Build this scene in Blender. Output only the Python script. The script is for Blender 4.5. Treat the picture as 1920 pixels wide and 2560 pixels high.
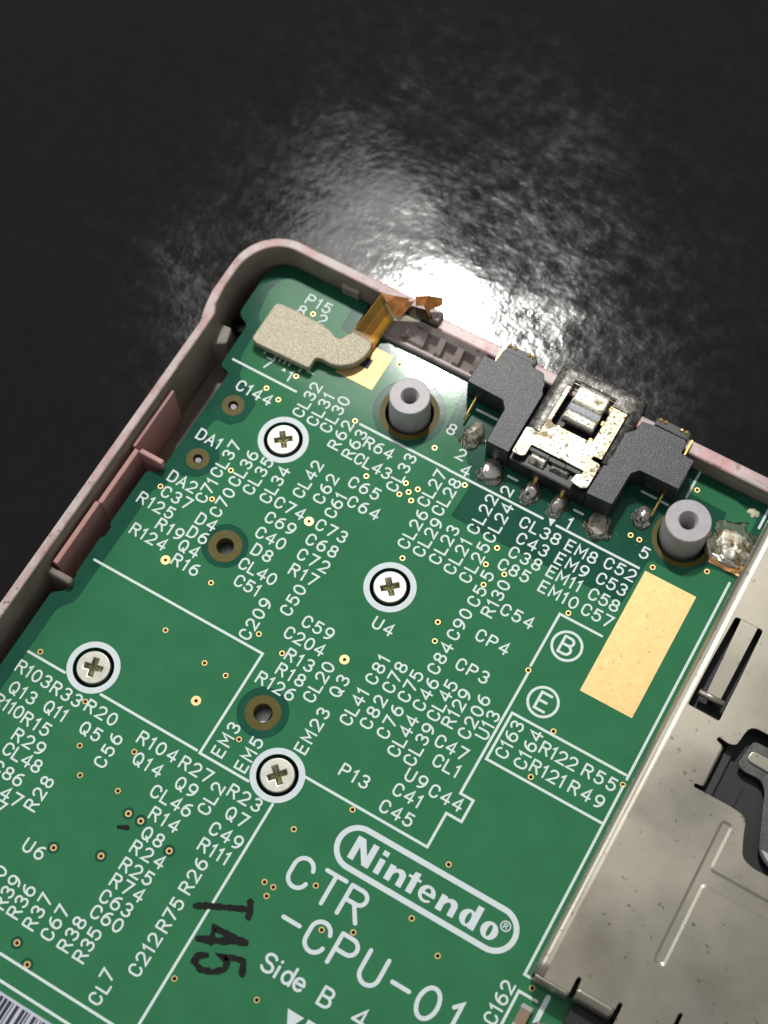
import bpy, bmesh, math, random
from mathutils import Vector, Matrix, noise

# 1 Blender unit = 1 millimetre.  Board frame: x along the printed rows, y towards the socket edge, z up.
sc = bpy.context.scene
for o in list(bpy.data.objects):
    bpy.data.objects.remove(o)
sc.unit_settings.system = 'METRIC'
sc.unit_settings.scale_length = 0.001
COL = sc.collection
R = math.radians

# ------------------------------------------------------------------ camera
cam_d = bpy.data.cameras.new('camera')
cam = bpy.data.objects.new('camera', cam_d)
COL.objects.link(cam)
sc.camera = cam
cam_d.sensor_fit = 'VERTICAL'
cam_d.sensor_height = 36.0
cam_d.lens = 36.0 * 3858.89 / 2560.0
cam_d.clip_start = 1.0
cam_d.clip_end = 5000.0
CX = Vector((0.86543986, 0.50071717, -0.0172095)).normalized()
CY = Vector((-0.45558487, 0.80079621, 0.38880309))
CY = (CY - CX * CY.dot(CX)).normalized()
CZ = CX.cross(CY)
m = Matrix((CX, CY, CZ)).transposed().to_4x4()
m.translation = (29.1846, -46.0103, 128.9624)
cam.matrix_world = m
cam_d.dof.use_dof = True
cam_d.dof.focus_distance = 134.0
cam_d.dof.aperture_fstop = 0.036

# ------------------------------------------------------------------ world and lamps
w = bpy.data.worlds.new('World')
sc.world = w
w.use_nodes = True
bg = w.node_tree.nodes['Background']
bg.inputs[0].default_value = (0.95, 0.98, 1.0, 1)
bg.inputs[1].default_value = 0.27

def lamp(name, loc, aim, radius, power, color):
    d = bpy.data.lights.new(name, 'AREA')
    d.shape = 'DISK'
    d.size = radius * 2
    d.energy = power
    d.color = color
    o = bpy.data.objects.new(name, d)
    COL.objects.link(o)
    o.location = loc
    o.rotation_euler = (Vector(aim) - Vector(loc)).to_track_quat('-Z', 'Y').to_euler()
    return o
lamp('lamp_shade_light', (-128, 214, 380), (0, 5, 0), 48, 1.2e5, (1.0, 0.98, 0.95))
lamp('lamp_bulb_light', (-101, 210, 377), (0, 5, 0), 15, 1.2e6, (1.0, 0.985, 0.95))
lamp('window_side_light', (-330, 40, 190), (0, 0, 0), 70, 3.6e5, (0.95, 0.98, 1.0))

sc.view_settings.view_transform = 'Standard'
sc.view_settings.look = 'None'
sc.view_settings.exposure = 0.0
sc.view_settings.gamma = 1.0

# ------------------------------------------------------------------ materials
def nmat(name, c1, c2=None, scale=0.6, lo=0.35, hi=0.7, rough=0.5, rough2=None, metal=0.0, bump=0.0, bscale=12.0,
         spots=(), coat=0.0, spec=0.5, detail=4.0, bdist=0.05):
    mt = bpy.data.materials.new(name)
    mt.use_nodes = True
    nt = mt.node_tree
    N, L = nt.nodes, nt.links
    p = N['Principled BSDF']
    p.inputs['Roughness'].default_value = rough
    p.inputs['Metallic'].default_value = metal
    p.inputs['Specular IOR Level'].default_value = spec
    if coat:
        p.inputs['Coat Weight'].default_value = coat
        p.inputs['Coat Roughness'].default_value = 0.12
    tc = N.new('ShaderNodeTexCoord')
    p.inputs['Base Color'].default_value = (*c1, 1)
    col = None
    def noise_fac(s, a, b, d=detail, off=0.0):
        n = N.new('ShaderNodeTexNoise')
        n.inputs['Scale'].default_value = s
        n.inputs['Detail'].default_value = d
        mp = N.new('ShaderNodeMapping')
        mp.inputs['Location'].default_value = (off, off * 1.7, off * 0.6)
        L.new(tc.outputs['Object'], mp.inputs[0])
        L.new(mp.outputs[0], n.inputs['Vector'])
        r = N.new('ShaderNodeMapRange')
        r.inputs[1].default_value = a
        r.inputs[2].default_value = b
        L.new(n.outputs['Fac'], r.inputs[0])
        return r.outputs[0], n.outputs['Fac']
    if c2:
        f, raw = noise_fac(scale, lo, hi)
        mx = N.new('ShaderNodeMix')
        mx.data_type = 'RGBA'
        L.new(f, mx.inputs['Factor'])
        mx.inputs['A'].default_value = (*c1, 1)
        mx.inputs['B'].default_value = (*c2, 1)
        col = mx.outputs['Result']
        if rough2 is not None:
            mr = N.new('ShaderNodeMapRange')
            L.new(f, mr.inputs[0])
            mr.inputs[3].default_value = rough
            mr.inputs[4].default_value = rough2
            L.new(mr.outputs[0], p.inputs['Roughness'])
    for k, (sc_col, s, a, b) in enumerate(spots):
        f, raw = noise_fac(s, a, b, 3.0, 7.3 * (k + 1))
        mx = N.new('ShaderNodeMix')
        mx.data_type = 'RGBA'
        L.new(f, mx.inputs['Factor'])
        if col:
            L.new(col, mx.inputs['A'])
        else:
            mx.inputs['A'].default_value = (*c1, 1)
        mx.inputs['B'].default_value = (*sc_col, 1)
        col = mx.outputs['Result']
    if col:
        L.new(col, p.inputs['Base Color'])
    if bump:
        f, raw = noise_fac(bscale, 0, 1, 4.0, 3.1)
        bm_ = N.new('ShaderNodeBump')
        bm_.inputs['Strength'].default_value = bump
        bm_.inputs['Distance'].default_value = bdist
        L.new(raw, bm_.inputs['Height'])
        L.new(bm_.outputs[0], p.inputs['Normal'])
        if coat:
            L.new(bm_.outputs[0], p.inputs['Coat Normal'])
    return mt

MT = {}
MT['mask_dark'] = nmat('solder_mask_over_laminate', (0.012, 0.085, 0.052), (0.016, 0.105, 0.062), 0.5, rough=0.08, bump=0.05, bscale=0.8, spec=0.30)
MT['mask'] = nmat('solder_mask_over_copper', (0.036, 0.190, 0.084), (0.042, 0.210, 0.094), 0.35, rough=0.08, bump=0.05, bscale=0.7, spec=0.30,
                  spots=(((0.10, 0.26, 0.15), 5.0, 0.74, 0.80),))
MT['silk'] = nmat('white_ink', (0.80, 0.90, 0.86), (0.72, 0.83, 0.79), 6.0, rough=0.55, spots=(((0.38, 0.54, 0.46), 7.0, 0.66, 0.74),))
MT['silk_bold'] = nmat('white_ink_bold', (0.76, 0.83, 0.84), (0.70, 0.78, 0.79), 2.0, rough=0.55)
MT['gold'] = nmat('gold_plating', (0.86, 0.60, 0.265), (0.79, 0.53, 0.225), 1.2, rough=0.5, metal=0.5, bump=0.12, bscale=7.0,
                  spots=(((0.55, 0.36, 0.13), 3.2, 0.63, 0.72),))
MT['via'] = nmat('via_gold', (0.92, 0.66, 0.30), rough=0.4, metal=0.6)
MT['pin_gold'] = nmat('contact_gold', (0.90, 0.62, 0.18), (0.55, 0.33, 0.08), 4.0, rough=0.3, metal=0.95)
MT['laminate'] = nmat('bare_laminate', (0.120, 0.092, 0.010), (0.090, 0.076, 0.012), 2.0, rough=0.5, spec=0.25)
MT['ink'] = nmat('black_marker', (0.006, 0.007, 0.006), (0.012, 0.016, 0.012), 5.0, rough=0.6, spec=0.2)
MT['print_black'] = nmat('black_print', (0.03, 0.03, 0.045), rough=0.6)
MT['paper'] = nmat('sticker_paper', (0.62, 0.64, 0.72), (0.55, 0.57, 0.66), 2.0, rough=0.6)
MT['pink'] = nmat('pink_paint', (0.62, 0.33, 0.33), (0.72, 0.55, 0.52), 0.45, 0.42, 0.62, rough=0.38, bump=0.2, bscale=6.0,
                  spots=(((0.50, 0.47, 0.46), 0.30, 0.56, 0.66), ((0.24, 0.12, 0.07), 0.9, 0.58, 0.72), ((0.16, 0.08, 0.05), 3.5, 0.66, 0.72)))
MT['rim_worn'] = nmat('worn_pink_paint', (0.50, 0.30, 0.28), (0.56, 0.46, 0.435), 0.35, 0.40, 0.60, rough=0.42, bump=0.2, bscale=6.0,
                      spots=(((0.36, 0.24, 0.17), 0.8, 0.53, 0.72), ((0.22, 0.13, 0.09), 2.6, 0.64, 0.71)))
MT['rose'] = nmat('rose_plastic', (0.62, 0.32, 0.30), (0.54, 0.27, 0.25), 1.0, rough=0.45)
MT['shell_in'] = nmat('bare_shell_plastic', (0.33, 0.27, 0.225), (0.24, 0.19, 0.155), 0.4, rough=0.6, bump=0.08, bscale=5.0)
MT['ledge'] = nmat('ledge_plastic', (0.46, 0.38, 0.36), (0.36, 0.28, 0.26), 0.7, rough=0.35, bump=0.15, bscale=3.0,
                   spots=(((0.16, 0.10, 0.08), 0.9, 0.60, 0.72),))
MT['post'] = nmat('grey_post_plastic', (0.49, 0.455, 0.465), (0.42, 0.39, 0.395), 1.2, rough=0.42, bump=0.12, bscale=5.0,
                  spots=(((0.62, 0.60, 0.60), 3.0, 0.68, 0.75),))
MT['screw'] = nmat('nickel_screw', (0.60, 0.595, 0.52), (0.50, 0.495, 0.42), 1.5, rough=0.42, metal=0.75, bump=0.1, bscale=8.0)
MT['recess'] = nmat('screw_recess', (0.46, 0.44, 0.29), (0.36, 0.345, 0.22), 3.0, rough=0.35, metal=0.9, bump=0.2, bscale=6.0)
MT['foam'] = nmat('conductive_foam', (0.40, 0.35, 0.245), (0.56, 0.505, 0.38), 8.0, 0.38, 0.62, rough=0.38, bump=0.9, bscale=10.0, metal=0.4, bdist=0.08,
                  spots=(((0.92, 0.89, 0.80), 12.0, 0.63, 0.69),))  # near-white specks paint the fabric's glints into the colour
MT['black'] = nmat('black_housing', (0.013, 0.014, 0.018), (0.030, 0.031, 0.038), 1.2, rough=0.38, bump=0.38, bscale=8.0, bdist=0.07,
                   spots=(((0.30, 0.30, 0.32), 6.0, 0.66, 0.74),))  # grey specks paint lamp sparkles on the rough plastic into the colour
MT['black_plain'] = nmat('black_plastic', (0.012, 0.012, 0.014), (0.02, 0.02, 0.023), 2.0, rough=0.42, bump=0.2, bscale=5.0)
MT['steel'] = nmat('tinned_steel', (0.49, 0.45, 0.375), (0.43, 0.395, 0.32), 0.10, 0.35, 0.65, rough=0.25, rough2=0.42, metal=0.82, bump=0.06, bscale=2.0,
                   spots=(((0.33, 0.295, 0.235), 0.12, 0.48, 0.72), ((0.22, 0.195, 0.15), 1.7, 0.665, 0.74)))
MT['jack'] = nmat('worn_jack_metal', (0.64, 0.62, 0.54), (0.50, 0.44, 0.30), 0.55, 0.45, 0.6, rough=0.42, metal=0.7, bump=0.5, bscale=4.5,
                  spots=(((0.06, 0.052, 0.04), 3.6, 0.585, 0.635), ((0.13, 0.10, 0.06), 0.9, 0.54, 0.66)))
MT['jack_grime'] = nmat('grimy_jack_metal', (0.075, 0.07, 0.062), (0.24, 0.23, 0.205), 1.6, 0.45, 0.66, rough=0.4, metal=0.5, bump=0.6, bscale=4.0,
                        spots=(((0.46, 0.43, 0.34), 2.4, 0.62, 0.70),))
MT['dark_steel'] = nmat('dark_steel', (0.10, 0.10, 0.098), (0.17, 0.165, 0.155), 1.2, rough=0.35, metal=0.6, bump=0.3, bscale=4.0)
MT['band'] = nmat('dark_band_metal', (0.13, 0.135, 0.15), (0.22, 0.22, 0.23), 4.0, rough=0.45, metal=0.6, bump=0.3, bscale=6.0)
MT['solder'] = nmat('solder', (0.76, 0.74, 0.70), (0.50, 0.47, 0.40), 1.1, 0.4, 0.65, rough=0.26, metal=0.85, bump=0.25, bscale=3.0,
                    spots=(((0.05, 0.04, 0.03), 1.6, 0.62, 0.72),))
MT['solder_dull'] = nmat('dull_solder', (0.46, 0.43, 0.36), (0.20, 0.16, 0.085), 0.9, 0.4, 0.6, rough=0.42, metal=0.4, bump=0.7, bscale=3.5,
                         spots=(((0.72, 0.69, 0.60), 1.2, 0.60, 0.66), ((0.05, 0.04, 0.02), 2.2, 0.60, 0.66)))
MT['kapton'] = nmat('amber_film', (0.64, 0.32, 0.03), (0.55, 0.25, 0.024), 1.0, rough=0.25, bump=0.1, bscale=2.0)
MT['kapton_dark'] = nmat('brown_film', (0.26, 0.10, 0.022), (0.46, 0.18, 0.04), 1.2, 0.45, 0.7, rough=0.18, bump=0.4, bscale=2.5)
MT['trace'] = nmat('dark_trace', (0.055, 0.035, 0.01), rough=0.35)
MT['torn'] = nmat('torn_film_edge', (0.62, 0.58, 0.42), rough=0.5, bump=0.5, bscale=6.0)
MT['ceramic'] = nmat('ceramic', (0.30, 0.20, 0.13), rough=0.5)
MT['tin'] = nmat('tin_end', (0.75, 0.73, 0.70), rough=0.3, metal=0.9, bump=0.2)
MT['dust'] = nmat('dust', (0.42, 0.50, 0.44), rough=0.8)
MT['black_bar'] = nmat('black_bar', (0.025, 0.026, 0.03), (0.04, 0.041, 0.046), 2.0, rough=0.5)
MT['rubber'] = nmat('pale_rubber', (0.36, 0.33, 0.29), (0.28, 0.25, 0.215), 1.0, rough=0.6, bump=0.2, bscale=4.0)

def flux_material():
    mt = bpy.data.materials.new('flux_residue')
    mt.use_nodes = True
    nt = mt.node_tree
    N, L = nt.nodes, nt.links
    N.remove(N['Principled BSDF'])
    out = N['Material Output']
    tr = N.new('ShaderNodeBsdfTransparent')
    tr.inputs[0].default_value = (0.94, 0.80, 0.36, 1)
    gl = N.new('ShaderNodeBsdfGlossy')
    gl.inputs['Roughness'].default_value = 0.12
    mx = N.new('ShaderNodeMixShader')
    fr = N.new('ShaderNodeFresnel')
    nz = N.new('ShaderNodeTexNoise')
    nz.inputs['Scale'].default_value = 3.0
    nz.inputs['Detail'].default_value = 6.0
    tc = N.new('ShaderNodeTexCoord')
    L.new(tc.outputs['Object'], nz.inputs['Vector'])
    bp = N.new('ShaderNodeBump')
    bp.inputs['Strength'].default_value = 1.0
    bp.inputs['Distance'].default_value = 0.25
    L.new(nz.outputs['Fac'], bp.inputs['Height'])
    L.new(bp.outputs[0], gl.inputs['Normal'])
    L.new(bp.outputs[0], fr.inputs['Normal'])
    fa = N.new('ShaderNodeMath')
    fa.operation = 'ADD'
    fa.inputs[1].default_value = 0.07
    L.new(fr.outputs[0], fa.inputs[0])
    L.new(fa.outputs[0], mx.inputs[0])
    L.new(tr.outputs[0], mx.inputs[1])
    L.new(gl.outputs[0], mx.inputs[2])
    L.new(mx.outputs[0], out.inputs[0])
    return mt
MT['flux'] = flux_material()

def table_material():
    mt = bpy.data.materials.new('dark_film_table')
    mt.use_nodes = True
    nt = mt.node_tree
    N, L = nt.nodes, nt.links
    p = N['Principled BSDF']
    tc = N.new('ShaderNodeTexCoord')
    def nz(s, d, rgh=0.5):
        n = N.new('ShaderNodeTexNoise')
        n.inputs['Scale'].default_value = s
        n.inputs['Detail'].default_value = d
        n.inputs['Roughness'].default_value = rgh
        L.new(tc.outputs['Object'], n.inputs['Vector'])
        return n.outputs['Fac']
    p.inputs['Base Color'].default_value = (0.0065, 0.0055, 0.0054, 1)
    p.inputs['Specular IOR Level'].default_value = 0.42
    r = N.new('ShaderNodeMapRange')
    L.new(nz(0.5, 8.0, 0.7), r.inputs[0])
    r.inputs[1].default_value = 0.35
    r.inputs[2].default_value = 0.65
    r.inputs[3].default_value = 0.02
    r.inputs[4].default_value = 0.10
    b1 = N.new('ShaderNodeBump')
    b1.inputs['Strength'].default_value = 0.6
    b1.inputs['Distance'].default_value = 0.025
    L.new(nz(1.3, 4.0, 0.55), b1.inputs['Height'])
    mp = N.new('ShaderNodeMapping')
    mp.inputs['Rotation'].default_value = (0, 0, R(25))
    mp.inputs['Scale'].default_value = (0.06, 0.13, 0.1)
    L.new(tc.outputs['Object'], mp.inputs[0])
    sm = N.new('ShaderNodeTexNoise')
    sm.inputs['Scale'].default_value = 1.0
    sm.inputs['Detail'].default_value = 6.0
    sm.inputs['Distortion'].default_value = 1.2
    L.new(mp.outputs[0], sm.inputs['Vector'])
    ad = N.new('ShaderNodeMath')
    ad.operation = 'MULTIPLY_ADD'
    ad.inputs[1].default_value = 0.09
    L.new(sm.outputs['Fac'], ad.inputs[0])
    L.new(r.outputs[0], ad.inputs[2])
    L.new(ad.outputs[0], p.inputs['Roughness'])
    b2 = N.new('ShaderNodeBump')
    b2.inputs['Strength'].default_value = 0.3
    b2.inputs['Distance'].default_value = 0.16
    L.new(sm.outputs['Fac'], b2.inputs['Height'])
    L.new(b1.outputs[0], b2.inputs['Normal'])
    L.new(b2.outputs[0], p.inputs['Normal'])
    return mt
MT['table'] = table_material()

# ------------------------------------------------------------------ helpers
def tag(o, label=None, cat=None, group=None, kind=None):
    if label: o['label'] = label
    if cat: o['category'] = cat
    if group: o['group'] = group
    if kind: o['kind'] = kind
    return o

def thing(name, loc, label, cat, group=None):
    o = bpy.data.objects.new(name, None)
    COL.objects.link(o)
    o.location = loc
    o.empty_display_size = 1.0
    return tag(o, label, cat, group)

def link(name, me, mat, parent=None, loc=None, smooth=False):
    """One mesh object; mesh coordinates are board millimetres unless loc is given."""
    if mat is not None and not me.materials:
        me.materials.append(MT[mat] if isinstance(mat, str) else mat)
    if smooth:
        for pl in me.polygons:
            pl.use_smooth = True
    o = bpy.data.objects.new(name, me)
    COL.objects.link(o)
    base = Vector((0, 0, 0))
    q = parent
    while q is not None:
        base += Vector(q.location)
        q = q.parent
    o.parent = parent
    o.location = Vector(loc if loc is not None else (0, 0, 0)) - base
    return o

def pydata(name, v, f):
    me = bpy.data.meshes.new(name)
    me.from_pydata([tuple(p) for p in v], [], f)
    me.update()
    return me

def circle(cx, cy, r, n=32, ry=None, a0=0.0):
    return [(cx + r * math.cos(a0 + 2 * math.pi * k / n), cy + (ry or r) * math.sin(a0 + 2 * math.pi * k / n)) for k in range(n)]

def rounded(pts, r, n=4):
    """Polygon with its corners rounded; r is one radius or one per corner."""
    out = []
    k = len(pts)
    for i in range(k):
        p0, p1, p2 = Vector(pts[i - 1]), Vector(pts[i]), Vector(pts[(i + 1) % k])
        rr = r[i] if isinstance(r, (list, tuple)) else r
        a, b = p0 - p1, p2 - p1
        la, lb = a.length, b.length
        if rr <= 0 or la < 1e-6 or lb < 1e-6:
            out.append(tuple(p1))
            continue
        d = min(rr, la * 0.45, lb * 0.45)
        s, e = p1 + a / la * d, p1 + b / lb * d
        for j in range(n + 1):
            t = j / n
            q = s * (1 - t) ** 2 + p1 * 2 * t * (1 - t) + e * t ** 2
            out.append((q.x, q.y))
    return out

def fill(name, loops, z0, z1=None, bevel=0.0, bres=1):
    """Flat sheet (z1 None) or slab from closed loops; inner loops are holes."""
    cu = bpy.data.curves.new(name, 'CURVE')
    cu.dimensions = '2D'
    cu.fill_mode = 'BOTH'
    for lp in loops:
        sp = cu.splines.new('POLY')
        sp.points.add(len(lp) - 1)
        for q, p in zip(sp.points, lp):
            q.co = (p[0], p[1], 0, 1)
        sp.use_cyclic_u = True
    zm = z0
    if z1 is not None:
        zm = (z0 + z1) / 2
        if bevel:
            cu.bevel_depth = bevel
            cu.bevel_resolution = bres
            cu.offset = -bevel
        cu.extrude = max(abs(z1 - z0) / 2 - bevel, 1e-4)
    ob = bpy.data.objects.new(name, cu)
    me = bpy.data.meshes.new_from_object(ob)
    me.name = name
    me.materials.clear()
    bpy.data.objects.remove(ob)
    bpy.data.curves.remove(cu)
    for v in me.vertices:
        v.co.z += zm
    if z1 is None and me.polygons and me.polygons[0].normal.z < 0:
        me.flip_normals()
    return me

def box_mesh(name, x0, x1, y0, y1, z0, z1, bevel=0.0):
    bm = bmesh.new()
    bmesh.ops.create_cube(bm, size=1.0)
    for v in bm.verts:
        v.co = (x0 + (v.co.x + .5) * (x1 - x0), y0 + (v.co.y + .5) * (y1 - y0), z0 + (v.co.z + .5) * (z1 - z0))
    if bevel:
        bmesh.ops.bevel(bm, geom=bm.edges[:], offset=bevel, segments=2, affect='EDGES')
    me = bpy.data.meshes.new(name)
    bm.to_mesh(me)
    bm.free()
    return me

def lathe(name, prof, n=40, c=(0, 0)):
    v, f = [], []
    for r, z in prof:
        for k in range(n):
            a = 2 * math.pi * k / n
            v.append((c[0] + r * math.cos(a), c[1] + r * math.sin(a), z))
    for i in range(len(prof) - 1):
        for k in range(n):
            k2 = (k + 1) % n
            f.append((i * n + k, i * n + k2, (i + 1) * n + k2, (i + 1) * n + k))
    return pydata(name, v, f)

def annulus(name, cx, cy, r0, r1, z, n=48):
    return lathe(name, [(r1, z), (r0, z)], n, (cx, cy))

def tube(name, pts, r, n=8, flat=1.0):
    """Round wire along 3D points."""
    v, f = [], []
    P = [Vector(p) for p in pts]
    for i, p in enumerate(P):
        d = (P[min(i + 1, len(P) - 1)] - P[max(i - 1, 0)]).normalized()
        s = d.cross(Vector((0, 0, 1)))
        s = s.normalized() if s.length > 1e-4 else Vector((1, 0, 0))
        u = s.cross(d)
        for k in range(n):
            a = 2 * math.pi * k / n
            v.append(p + s * r * math.cos(a) + u * r * flat * math.sin(a))
    for i in range(len(P) - 1):
        for k in range(n):
            f.append((i * n + k, i * n + (k + 1) % n, (i + 1) * n + (k + 1) % n, (i + 1) * n + k))
    f.append(tuple(range(n - 1, -1, -1)))
    f.append(tuple((len(P) - 1) * n + k for k in range(n)))
    return pydata(name, v, f)

# printed strokes: flat ribbons with round ends, each a hair higher than the one before
def stroke(verts, faces, pts, w, z, closed=False, wob=0.0):
    P = [Vector((p[0], p[1])) for p in pts]
    Q = [P[0]]
    for p in P[1:]:
        if (p - Q[-1]).length > 1e-4:
            Q.append(p)
    P = Q
    if closed and (P[0] - P[-1]).length < 1e-4:
        P.pop()
    n = len(P)
    if n < 2:
        return
    h = w / 2
    left, right = [], []
    for i in range(n):
        a = P[i] - P[i - 1] if (i or closed) else P[1] - P[0]
        b = P[(i + 1) % n] - P[i] if (i < n - 1 or closed) else P[-1] - P[-2]
        a.normalize(); b.normalize()
        na, nb = Vector((-a.y, a.x)), Vector((-b.y, b.x))
        mvec = na + nb
        if mvec.length < 0.2:
            mvec = na
        mvec.normalize()
        k = h / max(0.45, mvec.dot(na))
        k *= 1 + wob * noise.noise(Vector((P[i].x * 3, P[i].y * 3, z)))
        left.append(P[i] + mvec * k)
        right.append(P[i] - mvec * k)
    o = len(verts)
    for i in range(n):
        verts.append((left[i].x, left[i].y, z))
        verts.append((right[i].x, right[i].y, z))
    for i in range(n - 1 + (1 if closed else 0)):
        j = (i + 1) % n
        faces.append((o + 2 * i, o + 2 * i + 1, o + 2 * j + 1, o + 2 * j))
    if not closed:
        for end, d in ((0, P[0] - P[1]), (n - 1, P[-1] - P[-2])):
            d.normalize()
            base = math.atan2(d.y, d.x)
            ids = []
            for k in range(1, 6):
                t = base - math.pi / 2 + math.pi * k / 6
                verts.append((P[end].x + h * math.cos(t), P[end].y + h * math.sin(t), z))
                ids.append(len(verts) - 1)
            if end == 0:
                faces.append((o, *ids, o + 1))
            else:
                faces.append((o + 2 * end + 1, *ids, o + 2 * end + 0))

def arc(cx, cy, rx, ry, a0, a1, n=14):
    return [(cx + rx * math.cos(R(a0 + (a1 - a0) * k / n)), cy + ry * math.sin(R(a0 + (a1 - a0) * k / n))) for k in range(n + 1)]

GL = {
 'C': (.66, [arc(.33, .66, .33, .34, 12, 180) + arc(.33, .34, .33, .34, 180, 348)]),
 '0': (.66, [arc(.33, .5, .33, .5, 0, 360, 26)]),
 'D': (.66, [[(0, 0), (0, 1)] + arc(.30, .64, .36, .36, 90, 0, 7) + arc(.30, .36, .36, .36, 0, -90, 7) + [(0, 0)]]),
 'L': (.58, [[(0, 1), (0, 0), (.58, 0)]]),
 '1': (.30, [[(.0, .80), (.2, 1), (.2, 0)]]),
 '2': (.66, [arc(.33, .70, .32, .30, 165, -35) + [(0, 0), (.68, 0)]]),
 '3': (.66, [arc(.33, .755, .29, .245, 155, -90), arc(.33, .26, .33, .26, 92, -155)]),
 '4': (.70, [[(.52, 0), (.52, 1), (0, .29)], [(.02, .29), (.72, .29)]]),
 '5': (.66, [[(.60, 1), (.10, 1), (.06, .53)], arc(.31, .33, .34, .33, 140, -150)]),
 '6': (.66, [arc(.33, .31, .33, .31, 0, 360, 22), [(.0, .33), (.02, .55), (.12, .78), (.30, .94), (.52, 1.0)]]),
 '7': (.66, [[(0, 1), (.66, 1), (.24, 0)]]),
 '8': (.66, [arc(.33, .755, .28, .245, 0, 360, 20), arc(.33, .26, .33, .26, 0, 360, 22)]),
 '9': (.66, [arc(.33, .69, .33, .31, 0, 360, 22), [(.66, .67), (.64, .45), (.54, .22), (.36, .06), (.14, 0)]]),
 'R': (.66, [[(0, 0), (0, .97)], [(0, 1)] + arc(.40, .76, .25, .24, 90, -90, 10) + [(0, .52)], [(.34, .52), (.68, 0)]]),
 'P': (.66, [[(0, 0), (0, .97)], [(0, 1)] + arc(.38, .74, .28, .26, 90, -90, 10) + [(0, .48)]]),
 'B': (.66, [[(0, 0), (0, .97)], [(0, 1)] + arc(.36, .77, .25, .23, 90, -90, 9) + [(0, .54)], [(.36, .54)] + arc(.36, .27, .30, .27, 90, -90, 10) + [(0, 0)]]),
 'E': (.60, [[(.60, 1), (0, 1), (0, 0), (.60, 0)], [(0, .52), (.50, .52)]]),
 'M': (.78, [[(0, 0), (0, 1), (.39, .36), (.78, 1), (.78, 0)]]),
 'Q': (.68, [arc(.34, .5, .34, .5, 0, 360, 26), [(.40, .26), (.70, -.05)]]),
 'A': (.70, [[(0, 0), (.35, 1), (.70, 0)], [(.12, .34), (.58, .34)]]),
 'U': (.66, [[(0, 1)] + arc(.33, .33, .33, .33, 180, 360) + [(.66, 1)]]),
 'T': (.72, [[(0, 1), (.72, 1)], [(.36, 1), (.36, 0)]]),
 'S': (.66, [arc(.33, .755, .30, .245, 25, 250) + arc(.33, .26, .33, .26, 75, -160)]),
 'i': (.04, [[(.02, 0), (.02, .62)], [(.02, .90), (.025, .93)]]),
 'd': (.54, [arc(.27, .33, .27, .33, 0, 360, 20), [(.54, 0), (.54, 1.0)]]),
 'e': (.56, [[(.0, .36), (.53, .36)], arc(.28, .34, .28, .33, 5, 320, 18)]),
 '-': (.60, [[(0, .5), (.60, .5)]]),
 '.': (.04, [[(0, 0), (.03, .03)]]),
}
def glyph(verts, faces, ch, cx, cy, rot, h, w, z, jit=0.0):
    gw, strokes = GL[ch]
    for st in strokes:
        pts = []
        for (x, y) in st:
            lx, ly = (x - gw / 2) * h, (y - .5) * h
            pts.append((cx + lx, cy + ly) if not rot else (cx - ly, cy + lx))
        cl = (Vector(pts[0]) - Vector(pts[-1])).length < 1e-3 and len(pts) > 6
        stroke(verts, faces, pts, w, z, cl)
        z += 0.004
    return z

def offset_union(pts_list, w, z, name, wob=0.0):
    v, f = [], []
    for k, p in enumerate(pts_list):
        stroke(v, f, p, w, z + .002 * k, False, wob)
    return pydata(name, v, f)

def blob(name, cx, cy, rx, ry, h, seed, rot=0.0, n=28, rings=12, z0=0.0, lump=0.22):
    """Uneven dome of solder."""
    v, f = [], []
    for i in range(rings + 1):
        t = i / rings
        ph = t * math.pi / 2
        for k in range(n):
            a = 2 * math.pi * k / n
            x, y, z = math.cos(ph) * math.cos(a), math.cos(ph) * math.sin(a), math.sin(ph)
            q = Vector((x * 1.6 + seed * 3.1, y * 1.6 - seed, z * 1.6))
            s = 1 + lump * noise.noise(q) + lump * 0.5 * noise.noise(q * 2.7)
            px, py = x * rx * s, y * ry * s
            v.append((cx + px * math.cos(rot) - py * math.sin(rot), cy + px * math.sin(rot) + py * math.cos(rot), z0 - .03 + z * h * s))
    for i in range(rings):
        for k in range(n):
            f.append((i * n + k, i * n + (k + 1) % n, (i + 1) * n + (k + 1) % n, (i + 1) * n + k))
    return pydata(name, v, f)

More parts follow.
